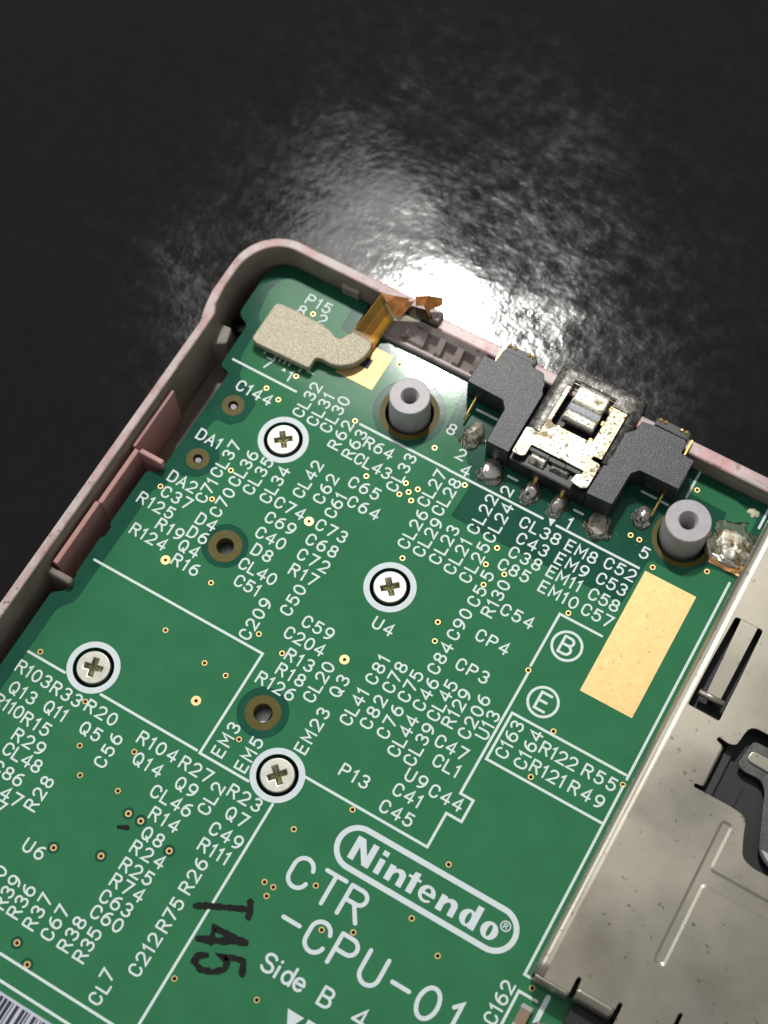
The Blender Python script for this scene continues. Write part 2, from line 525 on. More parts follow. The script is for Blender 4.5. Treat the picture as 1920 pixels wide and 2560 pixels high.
# ---- printed labels: text, centre x, centre y, quarter turn, letter spacing (mm); vias: x, y, kind; outlines and marker strokes
LABELS = [('P15', -16.3, 15.68, 0, 0.92),
 ('C144', -16.65, 4.49, 0, 0.97),
 ('CL32', -11.95, 6.29, 1, 1.01),
 ('CL31', -10.35, 6.13, 1, 0.98),
 ('CL30', -8.91, 6.28, 1, 1.06),
 ('R62', -7.34, 4.69, 1, 1.16),
 ('R63', -5.75, 4.52, 1, 1.14),
 ('R64', -3.58, 5.28, 0, 1.05),
 ('CL43', -3.16, 3.45, 0, 0.96),
 ('DA1', -17.65, -1.64, 0, 0.94),
 ('CL37', -15.33, -2.65, 1, 1.03),
 ('DA2', -17.53, -6.53, 0, 1.03),
 ('C71', -15.15, -6.11, 1, 0.91),
 ('CL36', -13.4, -2.64, 1, 1.0),
 ('CL35', -11.82, -2.62, 1, 1.04),
 ('CL34', -10.03, -2.63, 1, 1.02),
 ('C37', -17.15, -8.14, 0, 1.11),
 ('R125', -18.35, -9.72, 0, 0.98),
 ('C70', -13.26, -6.47, 1, 1.08),
 ('D4', -13.47, -8.82, 0, 1.14),
 ('R19', -15.95, -11.06, 0, 0.93),
 ('D6', -13.44, -10.29, 0, 1.25),
 ('R124', -17.24, -12.62, 0, 0.96),
 ('Q4', -13.44, -11.79, 0, 1.14),
 ('R16', -12.84, -13.25, 0, 0.93),
 ('CL42', -7.68, -0.64, 1, 1.04),
 ('C62', -5.77, -0.67, 1, 1.12),
 ('C61', -4.14, -1.55, 1, 0.93),
 ('C74', -7.6, -3.91, 0, 1.1),
 ('C69', -7.57, -5.6, 0, 1.09),
 ('C40', -7.56, -7.28, 0, 1.06),
 ('D8', -7.48, -8.87, 0, 1.28),
 ('CL40', -6.89, -10.58, 0, 0.97),
 ('C51', -6.91, -12.16, 0, 0.92),
 ('C73', -3.16, -3.96, 0, 1.13),
 ('C68', -3.18, -5.61, 0, 1.15),
 ('C72', -3.1, -7.23, 0, 1.17),
 ('R17', -3.17, -8.84, 0, 0.95),
 ('C50', -2.75, -11.33, 1, 1.1),
 ('C209', -4.73, -14.49, 1, 1.1),
 ('C59', 0.52, -12.45, 0, 1.1),
 ('C204', 0.13, -14.1, 0, 1.03),
 ('C65', -2.71, 1.14, 0, 1.16),
 ('C64', -1.79, -0.57, 0, 1.16),
 ('CL33', -0.58, 4.17, 1, 1.08),
 ('CL27', 2.64, 4.18, 1, 1.01),
 ('CL28', 4.2, 4.09, 1, 1.03),
 ('CL26', 3.12, -0.19, 1, 1.07),
 ('CL29', 4.68, -0.21, 1, 1.04),
 ('CL23', 6.3, -0.1, 1, 1.06),
 ('CL21', 7.9, -0.39, 1, 0.99),
 ('CL22', 7.86, 4.2, 1, 1.11),
 ('CL24', 9.5, 4.17, 1, 1.09),
 ('CL25', 9.5, -0.25, 1, 1.1),
 ('CL38', 13.17, 5.35, 0, 1.05),
 ('C43', 13.21, 3.83, 0, 1.12),
 ('C38', 13.27, 2.32, 0, 1.15),
 ('C85', 12.94, 0.82, 0, 1.1),
 ('EM8', 17.3, 5.37, 0, 1.13),
 ('EM9', 17.16, 3.82, 0, 1.19),
 ('EM11', 17.25, 2.35, 0, 0.9),
 ('EM10', 17.43, 0.74, 0, 0.99),
 ('C5', 11.21, -2.95, 1, 1.13),
 ('R130', 12.77, -2.32, 1, 0.96),
 ('C54', 15.21, -2.83, 0, 1.14),
 ('CP4', 14.45, -5.99, 0, 1.15),
 ('CP3', 14.2, -9.17, 0, 1.12),
 ('C90', 11.14, -6.0, 1, 1.11),
 ('C84', 11.19, -9.56, 1, 1.1),
 ('C52', 21.06, 5.58, 0, 1.09),
 ('C53', 21.06, 3.96, 0, 1.02),
 ('C58', 21.14, 2.29, 0, 1.03),
 ('C57', 21.26, 0.71, 0, 1.04),
 ('R13', 0.67, -15.8, 0, 0.97),
 ('R18', 0.69, -17.32, 0, 0.94),
 ('R126', 0.08, -18.83, 0, 0.96),
 ('CL20', 3.11, -16.65, 1, 1.02),
 ('Q3', 4.84, -16.09, 1, 1.23),
 ('U4', 5.43, -9.5, 0, 1.13),
 ('C81', 6.97, -13.09, 1, 1.04),
 ('C78', 8.63, -13.02, 1, 1.04),
 ('C75', 10.2, -13.04, 1, 1.07),
 ('C46', 11.7, -13.02, 1, 1.12),
 ('CL41', 6.9, -16.95, 1, 0.94),
 ('CL45', 13.21, -12.79, 1, 1.02),
 ('C82', 8.56, -16.63, 1, 1.2),
 ('C76', 10.25, -16.65, 1, 1.14),
 ('R129', 14.62, -12.79, 1, 0.94),
 ('CL44', 11.82, -17.19, 1, 1.01),
 ('CL39', 13.39, -17.14, 1, 1.04),
 ('EM23', 4.86, -20.65, 1, 1.18),
 ('EM5', 1.25, -25.12, 1, 1.27),
 ('P13', 10.01, -22.23, 0, 0.96),
 ('C47', 15.91, -16.01, 0, 1.07),
 ('CL1', 16.41, -17.58, 0, 0.9),
 ('U9', 14.65, -19.84, 0, 1.29),
 ('C41', 14.8, -21.42, 0, 0.99),
 ('C44', 17.61, -19.99, 0, 1.11),
 ('C45', 14.66, -23.19, 0, 1.12),
 ('R23', 2.94, -28.44, 0, 1.17),
 ('Q7', 3.2, -30.13, 0, 1.21),
 ('C206', 16.27, -12.69, 1, 1.12),
 ('U13', 17.65, -12.75, 1, 0.9),
 ('C163', 19.86, -12.94, 1, 0.89),
 ('C164', 21.64, -12.92, 1, 0.93),
 ('R122', 24.16, -12.13, 0, 0.86),
 ('R55', 28.0, -12.07, 0, 1.13),
 ('R121', 24.15, -13.92, 0, 0.84),
 ('R49', 27.7, -13.9, 0, 1.18),
 ('EM3', -1.14, -25.0, 1, 1.21),
 ('R103', -18.82, -28.39, 0, 0.89),
 ('R33', -15.31, -28.47, 0, 1.08),
 ('Q13', -18.68, -30.24, 0, 0.91),
 ('Q11', -15.2, -30.16, 0, 0.77),
 ('R20', -11.75, -28.33, 0, 1.13),
 ('R110', -19.05, -31.84, 0, 0.58),
 ('R15', -16.06, -31.95, 0, 0.94),
 ('Q5', -11.62, -30.15, 0, 1.27),
 ('C56', -9.39, -30.79, 1, 1.17),
 ('R104', -5.88, -28.41, 0, 1.0),
 ('R29', -15.71, -33.54, 0, 1.18),
 ('CL48', -15.4, -34.95, 0, 0.98),
 ('Q14', -5.76, -30.12, 0, 0.96),
 ('C86', -15.66, -36.68, 0, 1.05),
 ('R27', -1.96, -28.44, 0, 1.11),
 ('R28', -12.39, -36.78, 1, 1.14),
 ('Q9', -1.86, -30.1, 0, 1.23),
 ('CL2', 0.46, -29.9, 1, 1.02),
 ('CL46', -2.32, -31.72, 0, 1.03),
 ('R14', -1.95, -33.35, 0, 0.95),
 ('CL47', -15.36, -38.18, 0, 1.09),
 ('C49', 3.26, -31.9, 0, 1.12),
 ('R111', 3.19, -33.49, 0, 0.74),
 ('Q8', -2.0, -35.04, 0, 1.2),
 ('U6', -10.05, -40.84, 0, 1.17),
 ('R24', -1.56, -36.48, 0, 1.17),
 ('R25', -1.58, -38.1, 0, 1.1),
 ('R74', -1.52, -39.59, 0, 1.13),
 ('C63', -1.63, -41.09, 0, 1.07),
 ('C60', -1.59, -42.5, 0, 1.06),
 ('R39', -9.94, -44.82, 1, 1.02),
 ('R36', -8.5, -44.86, 1, 1.03),
 ('R37', -6.85, -44.88, 1, 1.11),
 ('C67', -5.11, -44.91, 1, 1.06),
 ('R38', -3.39, -44.95, 1, 1.06),
 ('R35', -1.81, -45.03, 1, 1.03),
 ('C212', 2.67, -43.32, 1, 0.93),
 ('R75', 2.74, -39.65, 1, 1.02),
 ('R26', 2.68, -36.05, 1, 1.11),
 ('C162', 29.29, -32.26, 1, 0.92),
 ('7', -17.21, 7.75, 0, 1.0),
 ('1', -14.66, 7.62, 0, 1.0),
 ('8', -17.36, 14.25, 0, 1.0),
 ('2', -15.13, 14.36, 0, 1.0),
 ('5', 11.1, -0.81, 1, 1.0),
 ('5', 22.26, 8.06, 0, 1.0),
 ('4', 4.45, 7.26, 0, 1.0),
 ('1', 15.12, 7.29, 0, 1.0),
 ('8', 1.32, 10.28, 0, 1.0),
 ('2', 3.33, 8.47, 0, 1.0),
 ('2', 8.68, 7.3, 1, 1.0),
 ('0', -11.47, -43.71, 1, 1.0),
 ('7', -14.57, -39.4, 0, 1.0),
 ('C', 1.12, -48.16, 1, 1.0),
 ('L', 1.17, -47.1, 1, 1.0),
 ('7', 0.92, -46.21, 1, 1.0),
 ('B', 20.25, -3.12, 0, 1.0),
 ('E', 20.79, -8.61, 0, 1.0)]
VIAS = [(-16.23, 14.46, 0), (-14.15, 7.91, 0), (-15.92, 5.46, 0), (-14.31, 4.97, 0), (-6.93, 6.61, 0), (-6.29, 13.8, 0), (0.85, 7.85, 0), (-3.18, 2.27, 0), (-14.3, -3.38, 0), (-19.06, -7.93, 0), (-14.26, -6.67, 0), (-9.96, -13.57, 0), (-14.69, -13.76, 1), (-5.43, -4.17, 1), (-11.05, -19.31, 0), (-3.72, -15.53, 0), (-1.02, -16.03, 0), (0.32, 3.45, 0), (1.57, 3.45, 0), (0.97, 2.8, 0), (0.35, 2.19, 0), (1.59, 2.18, 0), (5.07, 5.94, 0), (10.58, 1.97, 0), (10.45, 0.09, 0), (12.34, 0.06, 0), (11.2, -1.71, 0), (3.69, -3.08, 0), (9.39, -6.77, 0), (10.02, -8.43, 0), (18.96, -0.35, 0), (18.36, -6.72, 0), (23.66, 15.93, 0), (20.4, 8.99, 0), (21.27, 8.98, 0), (23.49, 7.19, 0), (27.84, 9.21, 0), (-19.53, -26.43, 0), (-6.44, -20.14, 0), (-4.23, -20.19, 0), (-13.54, -28.2, 0), (-11.75, -31.66, 0), (-7.39, -29.78, 0), (-0.2, -24.41, 0), (-10.27, -33.76, 0), (-6.73, -33.28, 0), (-5.24, -23.37, 1), (-4.89, -34.44, 2), (-3.64, -34.44, 2), (-8.73, -39.93, 2), (-0.2, -35.34, 2), (-4.9, -38.52, 2), (-6.91, -47.77, 2), (-5.19, -48.76, 2), (4.01, -13.81, 1), (11.29, -24.77, 0), (7.87, -28.63, 0), (22.77, -10.45, 0), (22.94, -14.9, 0), (29.96, -11.64, 0), (5.77, -43.7, 0), (8.03, -33.55, 0), (8.88, -33.54, 0), (8.77, -34.43, 0), (11.85, -31.69, 0), (14.09, -34.5, 0), (16.43, -33.38, 0), (20.0, -30.04, 0), (23.28, -31.57, 0), (20.49, -24.74, 0), (12.39, -41.78, 0), (31.06, -29.98, 0)]
LINES = [[(-20.3, 6.52), (-13.32, 6.52)], [(-6.34, 6.56), (2.98, 6.56)], [(2.99, 6.53), (12.78, 6.53)], [(14.2, 6.52), (22.44, 6.52)], [(-20.27, -16.9), (-2.48, -16.9), (-2.48, -27.08), (2.4, -27.08)], [(-20.45, -26.93), (-16.58, -26.93)], [(-12.72, -27.0), (-2.83, -27.0)], [(6.42, -24.37), (18.25, -24.37), (18.25, -21.12), (19.7, -21.12), (19.7, -19.07), (18.46, -19.07), (18.46, -6.99)], [(18.34, -6.26), (18.34, -0.79), (22.47, -0.79)], [(5.23, -27.73), (5.23, -49.07)], [(-7.6, -49.13), (4.48, -49.13)], [(-6.38, -50.86), (1.43, -50.86)], [(29.85, -15.4), (18.94, -15.4), (18.94, -10.77), (29.82, -10.77)], [(30.04, 9.22), (30.04, -11.07)], [(30.04, -11.77), (30.04, -29.34), (32.27, -29.34)], [(30.24, -34.39), (30.24, -30.7), (31.87, -30.7)], [(23.13, 17.87), (23.13, 14.8)], [(30.09, 17.36), (30.09, 15.29)], [(19.38, 13.34), (20.79, 13.34)], [(21.37, 13.3), (22.01, 13.3)], [(2.36, 13.24), (4.5, 13.24)], [(8.1, 8.69), (9.01, 8.69)], [(14.88, 8.68), (15.74, 8.68)], [(-13.54, 8.92), (-12.91, 8.92)]]
MARKS = [[(7.84, -35.47), (8.17, -35.99), (8.38, -36.62)], [(4.13, -38.0), (4.92, -37.54), (7.92, -36.13)], [(9.27, -38.47), (7.83, -38.6), (6.39, -38.71), (6.8, -39.83)], [(5.73, -40.09), (7.07, -39.5), (9.24, -38.42)], [(8.04, -38.69), (9.08, -38.45)], [(10.32, -40.66), (9.86, -39.74), (9.11, -39.92), (8.2, -40.35), (8.79, -40.57), (8.88, -41.07), (8.18, -41.71), (7.2, -42.04), (6.44, -41.78), (6.45, -41.22), (6.98, -40.87)], [(-4.97, -35.77), (-4.29, -35.44)]]
# ------------------------------------------------------------------ table top (setting)
def make_table():
    TZ = -8.0
    v, f = [], []
    x0, x1, y0, y1, st = -140, 120, -110, 150, 1.6
    nx, ny = int((x1 - x0) / st) + 1, int((y1 - y0) / st) + 1
    for j in range(ny):
        for i in range(nx):
            x, y = x0 + i * st, y0 + j * st
            z = TZ + 0.30 * noise.noise(Vector((x * .045, y * .045, 1.3))) + 0.07 * noise.noise(Vector((x * .11, y * .11, 4.2)))
            v.append((x, y, z))
    for j in range(ny - 1):
        for i in range(nx - 1):
            a = j * nx + i
            f.append((a, a + 1, a + nx + 1, a + nx))
    o = link('table_top', pydata('table_top', v, f), 'table', smooth=True)
    tag(o, 'dark glossy pebbled table covering under the device', kind='structure')
make_table()

# ------------------------------------------------------------------ shell (lower case half)
shell = thing('console_shell', (-24, 19, -7.4), 'worn pink plastic lower case half around the green circuit board', 'case')
BX0, BX1, BY0 = -24.0, 64.0, -64.0

def rim_mesh(name, outer, inner, z0, z1, bevel, m_top, m_in, m_out):
    me = fill(name, [outer + inner[::-1]], z0, z1, bevel, 2)
    me.materials.append(MT[m_top]); me.materials.append(MT[m_in]); me.materials.append(MT[m_out])
    for pl in me.polygons:
        if abs(pl.normal.z) < .5:
            c = Vector((pl.center.x, pl.center.y))
            pl.material_index = 1 if pl.normal.xy.dot(Vector((0, -4)) - c) > 0 else 2
    return me

def dens(pts, step=1.5):
    o = []
    for a, b in zip(pts, pts[1:]):
        a, b = Vector(a), Vector(b)
        n = max(1, int((b - a).length / step))
        for k in range(n):
            q = a + (b - a) * k / n
            o.append((q.x, q.y))
    o.append(tuple(pts[-1]))
    return o
cor_out = arc(-20.1, 14.3, 4.75, 4.95, 176, 92, 16)
cor_in = arc(-20.2, 13.6, 3.85, 4.65, 178, 92, 16)
rim_outer = dens([(-24.05, BY0), (-24.05, 7.2), (-24.5, 8.6), (-24.85, 10.5), (-24.88, 13.0)]) + cor_out + dens([(-19.2, 19.22), (-4.6, 19.3)])
rim_inner = dens([(-23.2, BY0), (-23.2, 7.0), (-23.25, 8.6), (-23.75, 9.6), (-24.02, 11.6)]) + cor_in + dens([(-18.2, 18.2), (-4.6, 18.15)])
link('rim', rim_mesh('rim', rim_outer, rim_inner, -7.0, 3.0, 0.16, 'rim_worn', 'shell_in', 'pink'), None, shell)
r2o = dens([(-4.6, 19.12), (BX1, 19.12)])
r2i = dens([(-4.6, 17.75), (BX1, 17.75)])
link('rim', rim_mesh('rim_low', r2o, r2i, -7.0, 2.3, 0.22, 'pink', 'shell_in', 'pink'), None, shell)
link('shell_floor', fill('shell_floor', [[(-23.9, BY0), (-23.9, 12), (-23.0, 16.5), (-20, 18.6), (BX1, 18.6), (BX1, BY0)]], -7.3, -4.6), 'shell_in', shell)

# ledge with three pockets beside the socket
def prism_x(name, prof, x0, x1):
    n = len(prof)
    v = [(x0, y, z) for y, z in prof] + [(x1, y, z) for y, z in prof]
    f = [tuple(range(n)), tuple(range(2 * n - 1, n - 1, -1))] + [(i, i + n, (i + 1) % n + n, (i + 1) % n) for i in range(n)]
    me = pydata(name, v, f)
    bm = bmesh.new(); bm.from_mesh(me)
    bmesh.ops.recalc_face_normals(bm, faces=bm.faces[:])
    bm.to_mesh(me); bm.free()
    return me
full = [(15.75, -4.5), (15.5, .25), (15.55, .5), (15.7, .62), (15.9, .60), (16.0, .70), (16.1, .95), (17.35, 1.75), (17.75, 2.25), (17.85, -4.5)]
pock = [(15.75, -4.5), (15.5, .25), (15.55, .5), (15.7, .62), (15.9, .60), (16.0, .62), (16.08, .35), (17.2, .95), (17.30, 1.72), (17.75, 2.25), (17.85, -4.5)]
led = link('ledge', prism_x('ledge', full, -9.2, -5.1), 'ledge', shell)
xs = [-5.1, -3.85, -3.25, -1.95, -1.3, 0.0, 0.9]
for k in range(6):
    link('ledge_pocket' if k % 2 == 0 else 'ledge_rib', prism_x('seg', pock if k % 2 == 0 else full, xs[k], xs[k + 1]), 'ledge', led)
link('ledge', prism_x('ledge2', [(18.0, -4.5), (17.9, 1.2), (18.1, 1.35), (18.6, 1.35), (18.6, -4.5)], -15.0, -13.2), 'ledge', shell)

# rose plates standing along the left wall
for x0, x1, y0, y1, zt in ((-23.1, -22.72, -6.2, .4, 1.5), (-22.65, -22.2, -12.4, -6.3, 1.5), (-22.85, -22.38, -19.2, -12.42, 1.5)):
    link('latch_plate', box_mesh('latch_plate', x0, x1, y0, y1, -4.6, zt, .05), 'rose', shell)
link('cross_rib', box_mesh('cross_rib', -22.2, -19.75, -6.4, -5.95, -4.6, 1.3, .06), 'rose', shell)
link('cross_rib', box_mesh('cross_rib', -23.3, -20.6, -20.1, -19.5, -4.6, .9, .1), 'shell_in', shell)
link('corner_block', fill('corner_block', [rounded([(-23.95, 7.9), (-23.3, 7.1), (-22.0, 7.9), (-22.5, 9.6), (-23.7, 9.5)], .3)], -4.6, -.6, .15, 2), 'rubber', shell, smooth=False)
link('floor_boss', lathe('floor_boss', [(.9, -4.6), (.9, -3.2), (.45, -3.0), (.4, -4.0), (0.001, -4.0)], 24, (-22.9, 11.6)), 'black_plain', shell)

def post(cx, cy, top, rt, rb, rh, nm):
    prof = [(rb, -4.6), (rt + .02, top - .08), (rt - .06, top), (rh + .24, top), (rh + .16, top - .12), (rh, top - .45), (rh, top - 1.4),
            (rh - .06, top - 1.5), (rh - .06, top - 4.5), (.001, top - 4.5)]
    return link('screw_post', lathe(nm, prof, 56, (cx, cy)), 'post', shell, smooth=True)
for args in ((-2.97, 9.95, 3.3, 1.86, 2.08, .62, 'post_a'), (24.42, 11.36, 3.3, 2.02, 2.15, .68, 'post_b')):
    p = post(*args)
    md = p.modifiers.new('sharp', 'EDGE_SPLIT'); md.split_angle = R(40)
for x, y in ((-17.7, 2.4), (-17.6, -3.88)):
    link('locating_pin', lathe('locating_pin', [(.36, -4.6), (.36, -.38), (.28, -.3), (.001, -.3)], 20, (x, y)), 'band', shell)
for x, y in ((-10.6, -9.85), (.5, -21.3)):
    link('support_pad', box_mesh('support_pad', x - 1.4, x + .15, y - 1.5, y + 1.5, -4.6, -1.7), 'tin', shell)
    link('support_pad', box_mesh('support_pad', x + .2, x + 1.5, y - 1.5, y + 1.5, -4.6, -1.9), 'post', shell)

# ------------------------------------------------------------------ circuit board
board = thing('circuit_board', (0, 0, -1.0), 'green circuit board with white printed lettering and gold vias', 'circuit board')
SCREWS = [(-11.74, 1.66), (4.10, -6.02), (-14.66, -25.30), (4.28, -25.42)]
outline = [(-21.9, BY0 + 1), (-21.9, -21.5), (-21.7, -21.2), (-21.0, -20.7), (-20.85, -20.2), (-20.85, -18.9), (-21.0, -18.6), (-21.05, -14.9),
           (-20.75, -14.5), (-20.75, -13.6), (-21.05, -13.2), (-21.05, -7.4), (-20.8, -7.1), (-20.1, -6.9), (-19.9, -6.5), (-19.9, 4.9), (-20.1, 5.2), (-20.8, 5.35),
           (-21.05, 5.7), (-21.1, 10.1), (-21.3, 10.45), (-22.1, 10.85), (-22.4, 11.2), (-22.5, 11.6)] + \
          arc(-20.1, 15.7, 2.45, 2.5, 180, 92, 12) + \
          [(-19.5, 18.2), (-12.6, 18.2), (-12.2, 18.05), (-12.0, 17.6), (-12.0, 15.4), (-11.8, 15.1), (-11.4, 15.0), (-9.6, 15.0), (-9.3, 15.3), (-9.2, 15.62),
           (0.9, 15.62), (1.0, 16.2), (22.3, 16.2), (22.4, 17.7), (62.5, 17.7), (62.5, BY0 + 1)]
big = [(-2.95, 9.86, 2.3, 2.82, 3.45), (24.58, 10.98, 2.3, 2.75, 0), (-10.76, -9.96, .80, 1.55, 2.12), (.34, -21.4, .84, 1.58, 2.28),
       (-17.7, 2.4, .46, 1.08, 0), (-17.6, -3.88, .46, 1.08, 0)]
holes = [circle(x, y, r, 32) for x, y, r, b, d in big] + [circle(x, y, 1.80, 40) for x, y in SCREWS]
VH = [circle(x, y, .165, 10) for x, y, k in VIAS]
o = link('substrate', fill('substrate', [outline] + holes + VH, -1.0, 0.0), 'mask_dark', board)
# copper pour under the mask: a hair thicker, lighter green
pour = [(-20.55, BY0 + 2), (-20.55, -22.6), (-20.3, -22.0), (-19.7, -21.3), (-19.5, -20.7), (-19.45, -8.6), (-19.2, -8.15), (-18.75, -7.6), (-18.5, -6.3), (-17.6, -5.95), (-16.6, -5.5),
        (-15.85, -4.6), (-15.8, -3.0), (-16.5, -1.9), (-17.6, -1.6), (-18.45, -1.3), (-18.45, .1), (-18.1, .4), (-16.9, .45), (-15.95, 1.4), (-15.85, 3.4), (-16.6, 4.3), (-18.4, 5.0), (-18.95, 5.5),
        (-19.0, 6.2), (-19.75, 7.0), (-19.9, 8.2), (-20.0, 11.0), (-20.75, 11.8), (-21.3, 14.6), (-20.8, 16.2), (-20.1, 16.95), (-13.6, 16.85), (-13.2, 16.5),
        (-13.1, 14.4), (-12.4, 14.3), (0.3, 14.3), (0.6, 12.4), (0.7, 10.2), (2.6, 9.6), (4.75, 7.5), (5.45, 6.3), (5.55, 5.6), (5.45, 2.65), (9.9, 2.5), (22.6, 2.75), (22.85, 7.3), (23.1, 7.75), (25.4, 7.6),
        (26.1, 7.75), (27.3, 9.55), (29.0, 9.8), (62, 9.8), (62, BY0 + 2)]
pour_r = rounded(pour, .18, 3)
def inside(p, poly):
    c = False
    for i in range(len(poly)):
        (ax_, ay_), (bx_, by_) = poly[i - 1], poly[i]
        if (ay_ > p[1]) != (by_ > p[1]) and p[0] < (bx_ - ax_) * (p[1] - ay_) / (by_ - ay_) + ax_:
            c = not c
    return c
rings = [(x, y, d) for x, y, r, b, d in big if d] + [(x, y, 1.84) for x, y in SCREWS]
ph = [circle(x, y, r, 40) for x, y, r in rings]
for x, y, k in VIAS:
    r = .175 if k < 2 else .52
    if all(inside(q, pour_r) for q in circle(x, y, r + .06, 8)) and all(math.hypot(x - a, y - b) > r + c + .03 for a, b, c in rings):
        ph.append(circle(x, y, r, 10 if k < 2 else 20))
        rings.append((x, y, r))
    else:
        print('via off pour', x, y)
link('copper_pour', fill('copper_pour', [pour_r] + ph, -.02, .035), 'mask', board)
# second pour strip behind the right post
link('copper_pour', fill('pour_strip', [[(23.3, 15.3), (23.3, 16.85), (26.9, 16.85), (29.6, 15.9), (29.6, 12.0), (27.3, 13.6), (26.9, 15.2)], *[circle(x, y, .175, 10) for x, y, k in VIAS if 23 < x < 25 and 15 < y < 17]], -.02, .03), 'mask', board)
ZP = .035
for x, y, r, b, d in big:
    link('bare_ring', annulus('bare_ring', x, y, r, b, .012 if d or b > 2 else .012), 'laminate', board)
    link('hole_wall', lathe('hole_wall', [(r - .004, .012), (r - .004, -1.0)], 40, (x, y)), 'laminate', board)

# vias: gold ring and plated barrel
def via_mesh(r0, r1, z):
    return lathe('via', [(r1, z - .03), (r1 - .02, z + .012), (r0, z + .012), (r0 - .012, z - .02), (r0 - .012, -.95)], 20)
VM = [via_mesh(.165, .265, .05), via_mesh(.165, .46, .05), via_mesh(.165, .30, .03)]
for x, y, k in VIAS:
    link('via', VM[k], 'via', board, (x, y, 0))

# gold pads
link('gold_pad', fill('gold_pad', [[(23.05, -6.12), (28.06, -6.12), (28.06, 6.57), (23.05, 6.57)]], .03, .06, .008), 'gold', board)
gp = link('gold_pad', fill('gold_pad_b', [[(-11.2, 10.15), (-7.2, 10.15), (-7.2, 14.28), (-11.2, 14.28)]], .03, .06, .008), 'gold', board)
link('pad_window', fill('pad_window', [[(-9.72, 11.85), (-8.65, 11.85), (-8.65, 12.95), (-9.72, 12.95)]], .061, .075), 'print_black', gp)

# white rings round the screws
for x, y in SCREWS:
    link('printed_ring', annulus('printed_ring', x, y, 1.83, 2.37, ZP + .012, 64), 'silk_bold', board)

# printed outlines and reference labels
for k, pts in enumerate(LINES):
    v, f = [], []
    stroke(v, f, pts, .23, ZP + .010 + .0004 * (k % 5))
    link('printed_line', pydata('printed_line', v, f), 'silk', board)
for t, cx, cy, rot, adv in LABELS:
    v, f = [], []
    z = ZP + .022
    n = len(t)
    h = 1.04
    if t in 'BE' and n == 1:
        h = 1.55
    ctr = [0.0]                      # letters set by their own widths, then fitted to the measured length
    for a, b in zip(t, t[1:]):
        ctr.append(ctr[-1] + (GL[a][0] + GL[b][0]) / 2 * h + .34)
    span = ctr[-1]
    k = min(1.12, max(.90, adv * (n - 1) / span)) if n > 1 else 1
    for i, ch in enumerate(t):
        d = (ctr[i] - span / 2) * k
        z2 = glyph(v, f, ch, cx + (0 if rot else d), cy + (d if rot else 0), rot, h, .175 if h < 1.2 else .24, z)
    link('printed_label', pydata('printed_label', v, f), 'silk', board)
    if h > 1.2:
        link('printed_circle', annulus('printed_circle', cx, cy, 1.20, 1.44, ZP + .014, 56), 'silk', board)
def big_text(items, h, w):
    for ch, cx, cy in items:
        v, f = [], []
        glyph(v, f, ch, cx, cy, 0, h, w, ZP + .022)
        link('printed_letter', pydata('printed_letter', v, f), 'silk_bold', board)
big_text([('C', 10.25, -31.42), ('T', 12.95, -31.42), ('R', 15.30, -31.42), ('-', 11.62, -35.15), ('C', 14.10, -35.15), ('P', 16.60, -35.15), ('U', 19.24, -35.15),
          ('-', 21.88, -35.15), ('0', 24.40, -35.15), ('1', 26.75, -35.15)], 2.55, .36)
big_text([('S', 11.78, -38.85), ('i', 12.66, -38.85), ('d', 13.62, -38.85), ('e', 14.72, -38.85), ('B', 17.16, -38.85), ('4', 20.25, -38.85), ('.', 21.15, -38.85)], 1.45, .24)
link('printed_arrow', fill('printed_arrow', [[(14.9, -41.08), (16.42, -41.08), (15.66, -42.5)]], ZP + .02), 'silk_bold', board)
link('printed_mark', fill('printed_mark', [[(16.75, -40.98), (17.9, -40.98), (17.9, -42.4), (16.75, -42.4)]], ZP + .02), 'silk_bold', board)
link('printed_arrow', fill('printed_arrow2', [[(13.25, 6.85), (13.75, 6.15), (13.9, 7.0)]], ZP + .02), 'silk', board)
link('printed_arrow', fill('printed_arrow3', [[(-15.75, 7.78), (-15.25, 7.78), (-15.5, 8.15)]], ZP + .02), 'silk', board)

# the maker's emblem: capsule outline and heavy letters
def capsule(x0, x1, yc, hh, n=20):
    return arc(x1 - hh, yc, hh, hh, -90, 90, n) + arc(x0 + hh, yc, hh, hh, 90, 270, n)
emb = link('emblem_outline', fill('emblem_outline', [capsule(11.33, 28.26, -27.38, 1.98), capsule(11.80, 27.79, -27.38, 1.50)], ZP + .018), 'silk_bold', board)
nn = [(16.33, -28.4), (16.33, -27.05), (16.86, -27.05), (16.88, -27.2)] + arc(17.42, -27.52, .54, .5, 120, 0, 8) + [(17.97, -28.4), (17.44, -28.4), (17.44, -27.62)] + arc(17.2, -27.62, .22, .2, 20, 150, 6) + [(16.87, -27.75), (16.87, -28.4)]
ee = [(20.83, -27.84)] + arc(20.1, -27.72, .73, .72, 0, 322, 30) + arc(20.16, -27.86, .42, .36, 318, 190, 12) + [(19.74, -27.84)]
